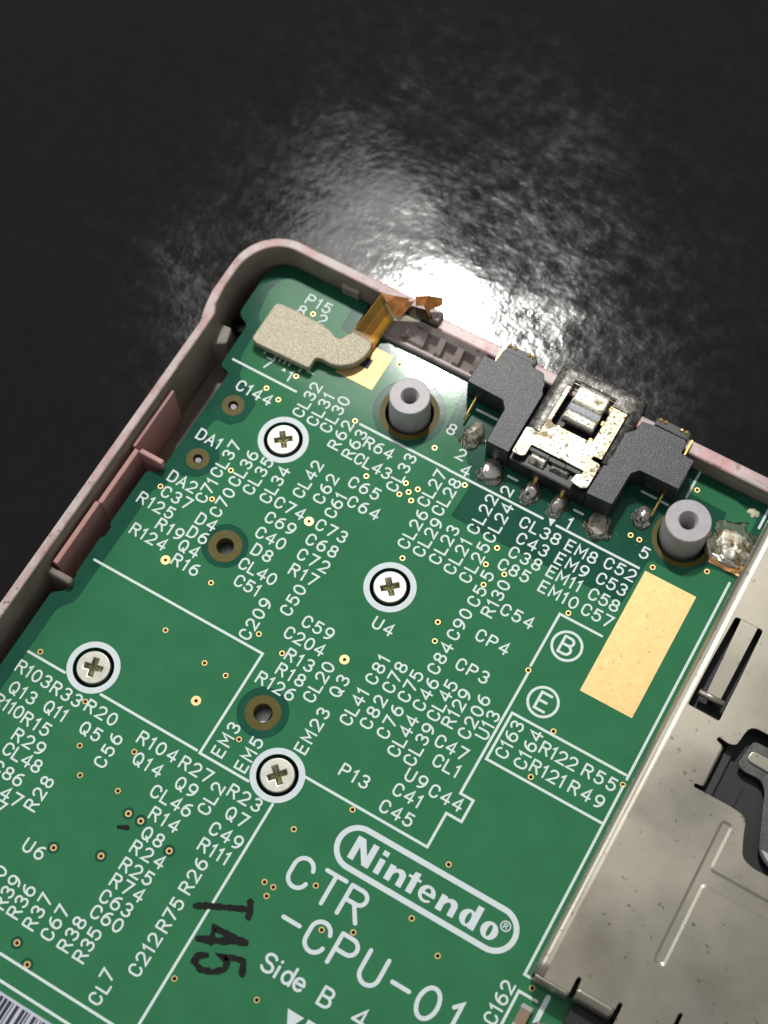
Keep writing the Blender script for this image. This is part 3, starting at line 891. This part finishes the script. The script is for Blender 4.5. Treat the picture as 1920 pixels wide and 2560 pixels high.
letters = [
    [[(12.87, -28.4), (12.87, -26.35), (13.55, -26.35), (14.3, -27.52), (14.3, -26.35), (14.85, -26.35), (14.85, -28.4), (14.25, -28.4), (13.42, -27.12), (13.42, -28.4)]],
    [[(15.33, -28.4), (15.33, -27.08), (15.85, -27.08), (15.85, -28.4)]],
    [[(15.33, -26.77), (15.33, -26.34), (15.85, -26.34), (15.85, -26.77)]],
    [nn],
    [[(18.4, -28.4), (18.4, -27.22), (18.08, -27.22), (18.08, -27.0), (18.38, -27.0), (18.45, -26.6), (18.95, -26.55), (18.95, -27.0), (19.25, -27.0), (19.25, -27.22), (18.95, -27.22), (18.95, -28.4)]],
    [ee, [(19.82, -27.62)] + arc(20.1, -27.6, .27, .36, 180, 0, 10)],
    [[(x + 4.87, y) for x, y in nn]],
    [circle(23.95, -27.72, .72, 30), circle(23.98, -27.72, .2, 20, .5)],
    [[(24.25, -28.45), (24.25, -26.4), (24.8, -26.4), (24.8, -28.45)]],
    [circle(25.93, -27.74, .74, 30), circle(25.93, -27.74, .19, 20, .5)]]
for k, lp in enumerate(letters):
    link('emblem_letter', fill('emblem_letter', lp, ZP + .019 + .004 * (k == 8)), 'silk_bold', emb)
v, f = [], []
stroke(v, f, circle(26.93, -26.78, .40, 28), .10, ZP + .024, True)
glyph(v, f, 'R', 26.93, -26.78, 0, .42, .085, ZP + .026)
link('registered_mark', pydata('registered_mark', v, f), 'silk_bold', emb)

# hand marks in black marker
for k, pts in enumerate(MARKS):
    v, f = [], []
    P = dens(pts, .18)
    stroke(v, f, P, .50 if k < 6 else .34, ZP + .050 + .003 * k, False, .5)
    link('marker_stroke', pydata('marker_stroke', v, f), 'ink', board)

# solder joints and flux residue round the socket
JOINTS = [(3.40, 11.0, .85, 1.2, .8, 'solder_dull', 1), (6.5, 8.6, .95, 1.1, .55, 'solder', 2), (10.62, 8.5, .68, 1.1, .7, 'solder', 3), (13.35, 8.65, .66, 1.15, .7, 'solder', 4),
          (17.45, 8.6, 1.05, 1.15, .32, 'solder_dull', 5), (20.45, 11.3, .7, .9, .6, 'solder', 6), (28.9, 12.3, 1.75, 1.6, .34, 'solder_dull', 7), (28.75, 10.95, 1.3, .42, .34, 'solder', 8)]
rnd = random.Random(4)
for x, y, rx, ry, h, mt, s in JOINTS:
    j = link('solder_joint', blob('solder_joint', x, y, rx, ry, h, s, lump=.14 if s < 7 else .4), mt, board, smooth=True)
    link('flux_residue', blob('flux_residue', x + .05, y - .5, rx * 1.3, ry * 1.05, .14, s + 20, lump=.45, z0=.03), 'flux', j, smooth=True)
link('solder_joint', blob('solder_joint', 33.2, -32.6, .9, .8, .6, 11), 'solder', board, smooth=True)
link('flux_residue', blob('flux_residue', 28.6, 13.6, 1.9, 1.5, .12, 37, lump=.55, z0=.03), 'flux', board, smooth=True)
link('solder_pad', fill('solder_pad', [[(27.5, 10.15), (30.5, 10.15), (30.5, 11.2), (27.8, 11.4)]], .02, .05), 'gold', board)
link('solder_joint', blob('solder_joint', 29.0, 16.4, .55, .5, .16, 12, lump=.5), 'torn', board, smooth=True)
# ------------------------------------------------------------------ screws
def cross(hl, hw):
    return [(hl, -hw), (hl, hw), (hw, hw), (hw, hl), (-hw, hl), (-hw, hw), (-hl, hw), (-hl, -hw), (-hw, -hw), (-hw, -hl), (hw, -hl), (hw, -hw)]
head_me = fill('screw_head', [circle(0, 0, 1.50, 56), cross(.84, .235)], -.62, .12, .09, 3)
top, low = cross(.90, .27), cross(.62, .17)
n = 12
rv = [(x, y, .10) for x, y in top] + [(x, y, -.30) for x, y in low] + [(0, 0, -.62)]
rf = [(i, (i + 1) % n, n + (i + 1) % n, n + i) for i in range(n)] + [(n + i, n + (i + 1) % n, 2 * n) for i in range(n)]
rec_me = pydata('cross_recess', rv, rf)
shaft_me = lathe('shaft', [(.7, -.55), (.7, -3.2), (.001, -3.2)], 20)
sl = ['silver cross-head screw in a white ring, between labels C144 and R62', 'silver cross-head screw in a white ring, above the U4 label',
      'silver cross-head screw in a white ring, nearest the left edge of the board', 'silver cross-head screw in a white ring, between the EM5 label and the emblem']
for (x, y), rz, lb in zip(SCREWS, (38, 42, 14, 48), sl):
    s = thing('screw', (x, y, -3.2), lb, 'screw', 'screws holding the circuit board')
    for nm, me, mt in (('head', head_me, 'screw'), ('cross_recess', rec_me, 'recess'), ('shaft', shaft_me, 'screw')):
        p = link(nm, me, mt, s, (x, y, 0))
        p.rotation_euler.z = R(rz)

# ------------------------------------------------------------------ metal card-slot cover on the right
cs = thing('card_slot', (46, -8, 0), 'stained silver metal card slot cover along the right edge of the board', 'card slot')
plate = [(31.40, -29.2), (33.72, -29.2), (33.72, -27.95), (33.80, -27.75), (34.0, -27.75), (34.08, -27.95), (34.08, -28.5), (37.38, -28.5), (37.38, -28.05), (37.46, -27.85), (37.66, -27.85), (37.74, -28.05),
         (37.74, -38), (41.78, -38), (41.78, -26.4), (41.86, -26.2), (42.04, -26.2), (42.12, -26.4), (42.12, -38), (62, -38), (62, 16.4), (31.40, 16.4)]
hair = rounded([(31.82, 5.5), (31.66, .8), (31.62, -3.5), (34.5, -3.55), (34.48, .4), (34.36, 5.5)], [.25, .1, .15, .15, .1, .25])
cut = rounded([(50, -2.6), (36.95, -2.6), (36.65, -4.7), (36.1, -4.95), (35.05, -4.80), (35.02, -5.1), (35.62, -5.32), (35.70, -9.22), (35.02, -9.32), (35.05, -9.6), (38.6, -9.58), (39.9, -9.8),
               (40.3, -11.2), (40.95, -12.9), (42.0, -13.25), (50, -13.2)], [0, .8, .5, .3, .1, .1, .1, .1, .1, .1, .6, .8, .6, .6, .5, 0])
def tee_loop(d):
    return rounded([(38.25 + d, -23.75 + d), (39.22 - d, -23.75 + d), (39.22 - d, -16.45 + d), (52 - d, -16.45 + d), (52 - d, -14.98 - d), (39.22 - d, -14.98 - d), (39.22 - d, -10.9 - d), (38.25 + d, -10.9 - d)],
                   [.47 - d, .47 - d, .35 + d, .01, .01, .35 + d, .47 - d, .47 - d], 8)
TEE = tee_loop(0)
sp = link('cover_plate', fill('cover_plate', [plate, hair, cut, TEE], 2.60, 2.80, .05, 2), 'steel', cs)
# rolled left edge and front corner
def strip(name, prof, a0, a1, axis, steps=2):
    """Profile swept along x or y: prof holds (offset, z)."""
    v, f = [], []
    for i in range(steps + 1):
        t = a0 + (a1 - a0) * i / steps
        for u, z in prof:
            v.append((u, t, z) if axis == 'y' else (t, u, z))
    n_ = len(prof)
    for i in range(steps):
        for k in range(n_ - 1):
            f.append((i * n_ + k, i * n_ + k + 1, (i + 1) * n_ + k + 1, (i + 1) * n_ + k))
    me = pydata(name, v, f)
    bm = bmesh.new(); bm.from_mesh(me)
    bmesh.ops.recalc_face_normals(bm, faces=bm.faces[:])
    bm.to_mesh(me); bm.free()
    return me
def solid(o, t, off=0.0):
    md = o.modifiers.new('thickness', 'SOLIDIFY')
    md.thickness = t
    md.offset = off
    return o
edge = [(30.52, .12), (30.52, 1.2), (30.525, 1.78)] + [(31.42 - .90 * math.cos(R(a)), 1.827 + .90 * math.sin(R(a))) for a in range(10, 91, 10)] + [(31.62, 2.727)]
solid(link('side_wall', strip('side_wall', edge, -29.15, 16.4, 'y', 40), 'steel', cs, smooth=True), .14)
front = [(-29.2 + .3 * 0, 2.7), (-29.38, 2.62), (-29.46, 2.45), (-29.48, .15)]
solid(link('front_wall', strip('front_wall', front, 30.75, 33.7, 'x', 12), 'steel', cs, smooth=True), .14)
flap = [(-28.46, 2.72), (-28.8, 2.66), (-29.1, 2.45), (-29.28, 2.1), (-29.34, .8)]
solid(link('front_flap', strip('front_flap', flap, 34.14, 37.34, 'x', 12), 'steel', cs, smooth=True), .14)
solid(link('inner_flap', strip('inner_flap', [(35.60, 2.72), (35.72, 2.62), (35.78, 2.4), (35.80, 1.5)], -9.1, -5.4, 'y', 12), 'steel', cs, smooth=True), .1)
v, f = [], []
for i in range(17):
    t = i / 16
    y = 5.75 - 7.45 * t
    zz = 2.72 - .30 * t ** 1.6
    x0, x1 = 32.30 + .25 * t, 33.86 - .05 * t
    for k in range(5):
        v.append((x0 + (x1 - x0) * k / 4, y, zz))
for i in range(16):
    for k in range(4):
        a_ = i * 5 + k
        f.append((a_, a_ + 5, a_ + 6, a_ + 1))
lf = solid(link('spring_leaf', pydata('spring_leaf', v, f), 'steel', cs), .12)
link('leaf_roll', tube('leaf_roll', [(31.95, -1.95, 2.45), (34.2, -1.95, 2.45)], .30, 16), 'steel', lf, smooth=True)
LO = [tee_loop(-.05), tee_loop(.0), tee_loop(.06), tee_loop(.13), tee_loop(.19)]
ZZ = [2.74, 2.765, 2.74, 2.69, 2.675]
n = len(LO[0])
v = [(x, y, z) for lp, z in zip(LO, ZZ) for x, y in lp]
f = [(k * n + i, k * n + (i + 1) % n, (k + 1) * n + (i + 1) % n, (k + 1) * n + i) for k in range(4) for i in range(n)]
link('pressed_groove', pydata('pressed_groove', v, f), 'steel', sp, smooth=True)
link('groove_floor', fill('groove_floor', [tee_loop(.18)], 2.676), 'steel', sp)
link('slot_body', box_mesh('slot_body', 31.0, 62, -29.0, 16.2, .1, 1.25, .05), 'black_plain', cs)
link('slot_body', box_mesh('slot_body', 34.4, 62, -40, -29.45, .1, 1.0, .1), 'black_plain', cs)
link('body_bar', box_mesh('body_bar', 36.05, 36.72, -9.4, -4.6, 1.26, 1.75, .08), 'black_bar', cs)
link('body_bar', box_mesh('body_bar', 37.0, 38.7, -9.4, -7.2, 1.26, 1.45, .05), 'black_plain', cs)
lever = rounded([(50, -3.4), (37.75, -3.4), (37.40, -5.9), (38.0, -6.22), (39.7, -6.2), (40.35, -6.9), (40.95, -8.7), (41.95, -11.7), (43.1, -12.45), (50, -12.45)],
                [0, .5, .5, .4, .5, .4, .5, .6, .4, 0])
lv = link('lever', fill('lever', [lever], 1.95, 2.15, .07, 2), 'dark_steel', cs)
link('lever_rib', fill('lever_rib', [rounded([(37.95, -4.25), (37.85, -5.3), (50, -5.75), (50, -4.25)], [.5, .5, .1, .1], 6)], 2.13, 2.34, .10, 3), 'steel', lv)
link('lever_rib', fill('lever_rib', [rounded([(41.9, -11.4), (43.0, -12.2), (50, -12.2), (50, -11.2)], [.4, .4, .1, .1], 6)], 2.13, 2.30, .08, 3), 'tin', lv)

# ------------------------------------------------------------------ charging socket
jk = thing('charging_socket', (11.5, 14, 0), 'corroded metal charging socket between two black brackets at the board edge', 'socket')
LB = [(.8, 14.0), (.8, 17.2), (2.02, 17.15), (2.1, 18.35), (2.4, 18.6), (5.1, 18.62), (5.45, 18.25), (6.5, 18.2), (7.2, 17.1), (7.2, 16.7), (7.5, 16.2), (7.5, 9.5), (5.22, 9.5), (5.1, 13.2), (4.5, 13.9)]
RB = [(15.35, 9.4), (17.9, 9.5), (18.0, 13.1), (18.55, 13.7), (22.35, 13.75), (22.35, 17.0), (21.05, 17.1), (21.0, 18.2), (20.75, 18.5), (17.9, 18.45), (16.55, 18.2), (16.4, 17.2), (15.75, 16.45), (15.55, 15.8)]
for nm, ol in (('lb', LB), ('rb', RB)):
    link('bracket', fill('bracket', [rounded(ol, .12, 3)], .02, 3.0, .07, 2), 'black', jk)
for x0, x1, dots in ((2.2, 5.3, (2.45, 3.05, 4.45, 4.95)), (17.6, 20.9, (17.95, 18.45, 20.05, 20.55))):
    h = link('contact_holder', box_mesh('contact_holder', x0, x1, 18.5, 19.45, .8, 2.85, .12), 'black_plain', jk)
    for d in dots:
        link('contact', blob('contact', d, 19.25, .20, .24, .22, d, n=12, rings=5, z0=2.83), 'pin_gold', h, smooth=True)
for x, y0, y1 in ((2.0, 17.25, 18.75), (21.3, 17.2, 18.9)):
    link('contact_strip', box_mesh('contact_strip', x - .07, x + .07, y0, y1, 1.6, 2.75, .03), 'pin_gold', jk)
for pts in ([(1.95, 14.5, 1.35), (1.93, 13.4, .95), (1.9, 12.3, .62), (1.92, 11.5, .6)], [(21.25, 13.85, 1.5), (21.22, 12.9, 1.0), (21.2, 12.0, .7), (21.2, 11.3, .62)]):
    link('contact_pin', tube('contact_pin', pts, .12, 8), 'pin_gold', jk, smooth=True)
# metal shell of the socket: a tunnel with a window in its roof
ax = [(7.75, .3), (7.75, 1.4)] + [(8.55 - .8 * math.cos(R(a)), 2.2 + .8 * math.sin(R(a))) for a in (0, 15, 30, 45, 60, 75, 90)] + \
     [(8.95, 3.0), (9.38, 3.0), (11.5, 3.0), (13.58, 3.0), (14.4, 3.0)] + [(15.25 + .8 * math.sin(R(a)), 2.2 + .8 * math.cos(R(a))) for a in (0, 15, 30, 45, 60, 75, 90)] + [(16.05, 1.4), (16.05, .3)]
ys = [12.7, 13.3, 14.02, 15.5, 17.0, 18.2, 19.0, 19.5, 19.9, 20.15]
v, f, mi = [], [], []
for y in ys:
    for x, z in ax:
        dz = -.18 * max(0, (y - 19.5) / .65) ** 2
        dz += .03 * noise.noise(Vector((x * 1.3, y * 1.3, 2.0)))
        v.append((x, y, z + dz))
na = len(ax)
for j in range(len(ys) - 1):
    for k in range(na - 1):
        xm = (ax[k][0] + ax[k + 1][0]) / 2
        ym = (ys[j] + ys[j + 1]) / 2
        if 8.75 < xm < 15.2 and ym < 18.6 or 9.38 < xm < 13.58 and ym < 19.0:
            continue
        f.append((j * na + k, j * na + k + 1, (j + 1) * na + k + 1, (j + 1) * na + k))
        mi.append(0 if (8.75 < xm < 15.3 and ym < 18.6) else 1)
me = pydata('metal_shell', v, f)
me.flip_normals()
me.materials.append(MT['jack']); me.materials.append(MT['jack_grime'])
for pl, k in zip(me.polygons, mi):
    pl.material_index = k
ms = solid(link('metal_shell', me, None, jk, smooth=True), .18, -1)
ms.modifiers.new('crisp', 'EDGE_SPLIT').split_angle = R(25)
tprof = [(19.15, 2.98), (18.4, 3.04), (17.4, 3.06), (16.9, 3.02), (16.75, 2.90), (16.15, 2.86), (16.0, 2.98), (15.6, 3.0), (15.45, 2.94), (15.3, 2.98), (15.12, 2.86), (15.03, 2.6), (15.02, 2.3)]
tg = solid(link('spring_tongue', strip('spring_tongue', tprof, 10.02, 13.14, 'x', 16), 'jack', jk, smooth=True), .16)
link('tongue_band', box_mesh('tongue_band', 10.04, 13.12, 16.16, 16.80, 2.86, 3.01, .02), 'band', tg)
link('insulator', box_mesh('insulator', 8.1, 15.7, 12.8, 20.0, .2, 1.7, .05), 'black_plain', jk)
link('base', box_mesh('base', 7.62, 15.32, 9.35, 12.75, .05, 2.35, .08), 'black_plain', jk)
for x, y in ((10.1, 14.2), (13.25, 14.5), (13.35, 16.6), (13.4, 18.3)):
    link('inner_contact', box_mesh('inner_contact', x - .14, x + .14, y - .22, y + .22, 1.7, 2.35, .04), 'pin_gold', jk)
apron = rounded([(7.68, 9.75), (7.68, 12.6), (8.62, 12.85), (8.72, 18.7), (15.12, 18.7), (15.12, 12.95), (14.30, 12.9), (14.30, 12.55), (15.1, 12.5), (15.28, 12.3), (15.25, 9.85), (14.7, 9.55), (13.6, 9.75), (13.75, 10.62), (14.2, 10.85),
                 (14.2, 11.18), (8.95, 11.2), (8.92, 10.0), (8.6, 9.75)], [.2, .2, .15, .05, .05, .1, .12, .12, .15, .15, .25, .2, .1, .1, .12, .12, .15, .15, .15], 4)
window = rounded([(9.42, 18.72 - .08), (9.36, 14.05), (13.58, 14.05), (13.66, 18.64)], [.05, .45, .35, .05], 5)
ap = link('top_plate', fill('top_plate', [apron, window], 2.86, 3.04, .05, 2), 'jack', jk)
link('slot_insert', box_mesh('slot_insert', 9.0, 10.9, 10.72, 11.12, 2.3, 2.86, .05), 'black', ap)
link('slot_insert', box_mesh('slot_insert', 10.96, 12.5, 10.66, 11.12, 2.3, 2.80, .05), 'black', ap)
link('slot_insert', box_mesh('slot_insert', 12.56, 14.1, 10.72, 11.12, 2.3, 2.84, .05), 'black', ap)
solid(link('bent_tab', strip('bent_tab', [(10.62, 2.75), (10.3, 2.72), (9.9, 2.5), (9.7, 2.1)], 9.35, 10.85, 'x', 8), 'jack', ap, smooth=True), .16)
solid(link('bent_tab', strip('bent_tab', [(10.6, 2.6), (10.2, 2.5), (9.9, 2.2), (9.75, 1.7)], 11.4, 13.2, 'x', 8), 'jack_grime', ap, smooth=True), .16)
for x in (10.6, 13.3):
    link('lead', tube('lead', [(x, 9.9, 1.3), (x, 9.5, 1.25), (x, 9.15, .9), (x, 8.9, .6)], .2, 8), 'pin_gold', jk, smooth=True)

# ------------------------------------------------------------------ foam pad, ribbon socket and torn ribbon cable in the corner
rs = thing('ribbon_socket', (-16, 10.5, 0), 'small black ribbon socket with tiny pins under the beige foam pad', 'socket')
link('housing', box_mesh('housing', -18.5, -13.6, 8.95, 12.9, .04, .42, .05), 'black_plain', rs)
for x in (-17.94, -16.80, -16.28, -15.77, -15.25, -14.06):
    link('pin', box_mesh('pin', x - .11, x + .11, 8.35, 9.0, .05, .38, .03), 'tin', rs)
foam_o = [(-19.55, 13.35), (-18.0, 13.5), (-14.9, 13.45), (-13.5, 13.25), (-12.6, 12.85), (-12.15, 12.95), (-11.9, 13.6), (-11.5, 14.15), (-9.35, 14.1), (-9.1, 13.2), (-9.25, 12.1), (-9.75, 11.15),
          (-10.7, 10.35), (-11.6, 10.1), (-12.7, 10.15), (-13.15, 9.95), (-13.15, 8.7), (-18.9, 8.55), (-19.55, 8.8)]
fo = link('foam_pad', fill('foam_pad', [rounded(foam_o, [.45, .3, .3, .3, .2, .15, .2, .15, .12, .3, .3, .3, .3, .3, .2, .15, .3, .5, .4], 4)], .44, 1.25, .16, 3), 'foam')
tag(fo, 'beige glittery foam pad with a curved tail on the board corner', 'foam pad')

rc = thing('ribbon_cable', (-10, 16, .2), 'torn amber ribbon cable running from the foam pad over the rim', 'ribbon cable')
Q0 = [Vector(p) for p in ((-11.95, 13.2, .30), (-9.15, 13.2, .30))]
Q1 = [Vector(p) for p in ((-11.80, 14.75, .40), (-9.15, 15.1, .45))]
Q2 = [Vector(p) for p in ((-11.05, 16.9, 2.25), (-8.75, 16.1, 1.6))]
Q3 = [Vector(p) for p in ((-10.65, 18.15, 3.16), (-8.30, 17.0, 2.62))]
def ribbon_pt(u, vv, off=0.0):
    seg = min(2, int(vv * 3))
    t = vv * 3 - seg
    A, B_ = (Q0, Q1, Q2)[seg], (Q1, Q2, Q3)[seg]
    a = A[0].lerp(B_[0], t); b = A[1].lerp(B_[1], t)
    q = a.lerp(b, u)
    return q + Vector((0.1, -.45, .8)) * off
def ribbon(name, u0, u1, off, nu=6, nv=18, v1=1.0):
    v, f = [], []
    for j in range(nv + 1):
        for i in range(nu + 1):
            v.append(ribbon_pt(u0 + (u1 - u0) * i / nu, v1 * j / nv, off))
    for j in range(nv):
        for i in range(nu):
            a = j * (nu + 1) + i
            f.append((a, a + 1, a + nu + 2, a + nu + 1))
    return pydata(name, v, f)
solid(link('film', ribbon('film', 0, 1, 0), 'kapton', rc, smooth=True), .06)
for u in (.40, .47, .54, .61):
    link('trace', ribbon('trace', u, u + .030, .045, 1), 'trace', rc)
link('dark_layer', ribbon('dark_layer', .02, .36, .04, 2), nmat('olive_film', (0.22, 0.125, 0.014), (0.18, 0.10, 0.012), 1.0, rough=0.25), rc)
def scrap(name, pts, mat, amp, seed, parent, sub=0, th=.04):
    bm = bmesh.new()
    vs = [bm.verts.new(p) for p in pts]
    bm.faces.new(vs)
    bmesh.ops.triangulate(bm, faces=bm.faces[:])
    for q in bm.verts:
        q.co.z += amp * noise.noise(Vector((q.co.x * 1.1 + seed, q.co.y * 1.1, seed * 2.0)))
    bmesh.ops.recalc_face_normals(bm, faces=bm.faces[:])
    me = bpy.data.meshes.new(name)
    bm.to_mesh(me); bm.free()
    return solid(link(name, me, mat, parent), th)
scrap('torn_end', [(-10.55, 17.95, 3.25), (-9.3, 18.45, 3.5), (-8.05, 18.80, 3.45), (-7.9, 18.35, 3.4), (-7.35, 18.55, 3.5), (-7.95, 16.75, 2.9), (-8.6, 16.75, 3.0), (-9.65, 17.3, 3.3)], 'kapton_dark', .5, 1.3, rc)
scrap('torn_end', [(-7.5, 18.95, 3.9), (-6.3, 19.35, 4.4), (-5.05, 19.9, 4.1), (-4.8, 19.25, 4.2), (-5.6, 18.35, 3.7), (-5.3, 17.75, 3.6), (-6.2, 18.2, 4.3), (-7.0, 18.2, 3.8)], 'kapton_dark', .8, 5.1, rc)
scrap('torn_layer', [(-9.85, 17.35, 3.0), (-9.55, 17.5, 3.1), (-8.15, 16.95, 2.85), (-6.35, 17.95, 2.8), (-6.15, 17.45, 2.5), (-8.3, 16.45, 2.5)], 'torn', .2, 2.2, rc, 2)
scrap('torn_layer', [(-7.6, 18.3, 3.2), (-6.0, 18.6, 3.2), (-5.2, 18.2, 3.0), (-5.6, 17.7, 2.9), (-7.3, 17.4, 2.9)], 'trace', .1, 2.9, rc, 2)

# ------------------------------------------------------------------ sticker and small parts at the lower edge
st = thing('barcode_sticker', (-1, -54, .035), 'white barcode sticker at the bottom left corner of the view', 'sticker')
link('paper', fill('paper', [rounded([(-9, -60), (7, -60), (7, -51.52), (-9, -51.52)], .3)], .036, .10), 'paper', st)
rnd = random.Random(8)
x = -8.6
while x < 6.4:
    wd = rnd.choice((.10, .10, .18, .30))
    link('bar', fill('bar', [[(x, -59.5), (x + wd, -59.5), (x + wd, -51.75), (x, -51.75)]], .104), 'print_black', st)
    x += wd + rnd.choice((.10, .12, .2, .3))
def chip(x, y, l, w_, lb):
    c = thing('chip_capacitor', (x, y, .03), lb, 'capacitor')
    link('body', box_mesh('body', x - w_ / 2 + .02, x + w_ / 2 - .02, y - l / 2 + .35, y + l / 2 - .35, .06, .62, .04), 'ceramic', c)
    for s in (-1, 1):
        yy = y + s * (l / 2 - .2)
        link('end_cap', box_mesh('end_cap', x - w_ / 2, x + w_ / 2, yy - .22, yy + .22, .05, .64, .06), 'tin', c)
chip(31.4, -32.4, 2.0, .95, 'tiny chip capacitor with a shiny end beside the C162 label')
v, f = [], []
stroke(v, f, [(32.5, -29.95), (32.5, -34)], .42, ZP + .016)
link('printed_line', pydata('printed_line', v, f), 'silk', board)

# dust and lint lying on the board and the socket
rnd = random.Random(21)
def flecks(name, mat, count, size, area, z, lab):
    v, f = [], []
    for k in range(count):
        x, y = rnd.uniform(area[0], area[1]), rnd.uniform(area[2], area[3])
        a, s_ = rnd.uniform(0, 6.28), size * rnd.uniform(.4, 1.3)
        b = len(v)
        zz = z + k * 1e-5
        for j in range(5):
            r_ = s_ * rnd.uniform(.5, 1.1)
            v.append((x + r_ * math.cos(a + j * 1.257), y + r_ * .7 * math.sin(a + j * 1.257), zz))
        v.append((x, y, zz + s_ * .5))
        f += [(b + j, b + (j + 1) % 5, b + 5) for j in range(5)]
    o = link(name, pydata(name, v, f), mat)
    return tag(o, lab, 'dust', kind='stuff')
flecks('pale_dust', 'dust', 170, .045, (-18, 29, -46, 6), .062, 'pale dust flecks scattered over the green board')
flecks('dark_dirt', 'ink', 34, .05, (-18, 29, -46, 8), .063, 'dark dirt specks scattered over the green board')
flecks('corrosion_crumbs', 'dust', 90, .06, (1.5, 22.0, 6.7, 9.4), .05, 'pale crumbs of residue in front of the charging socket')
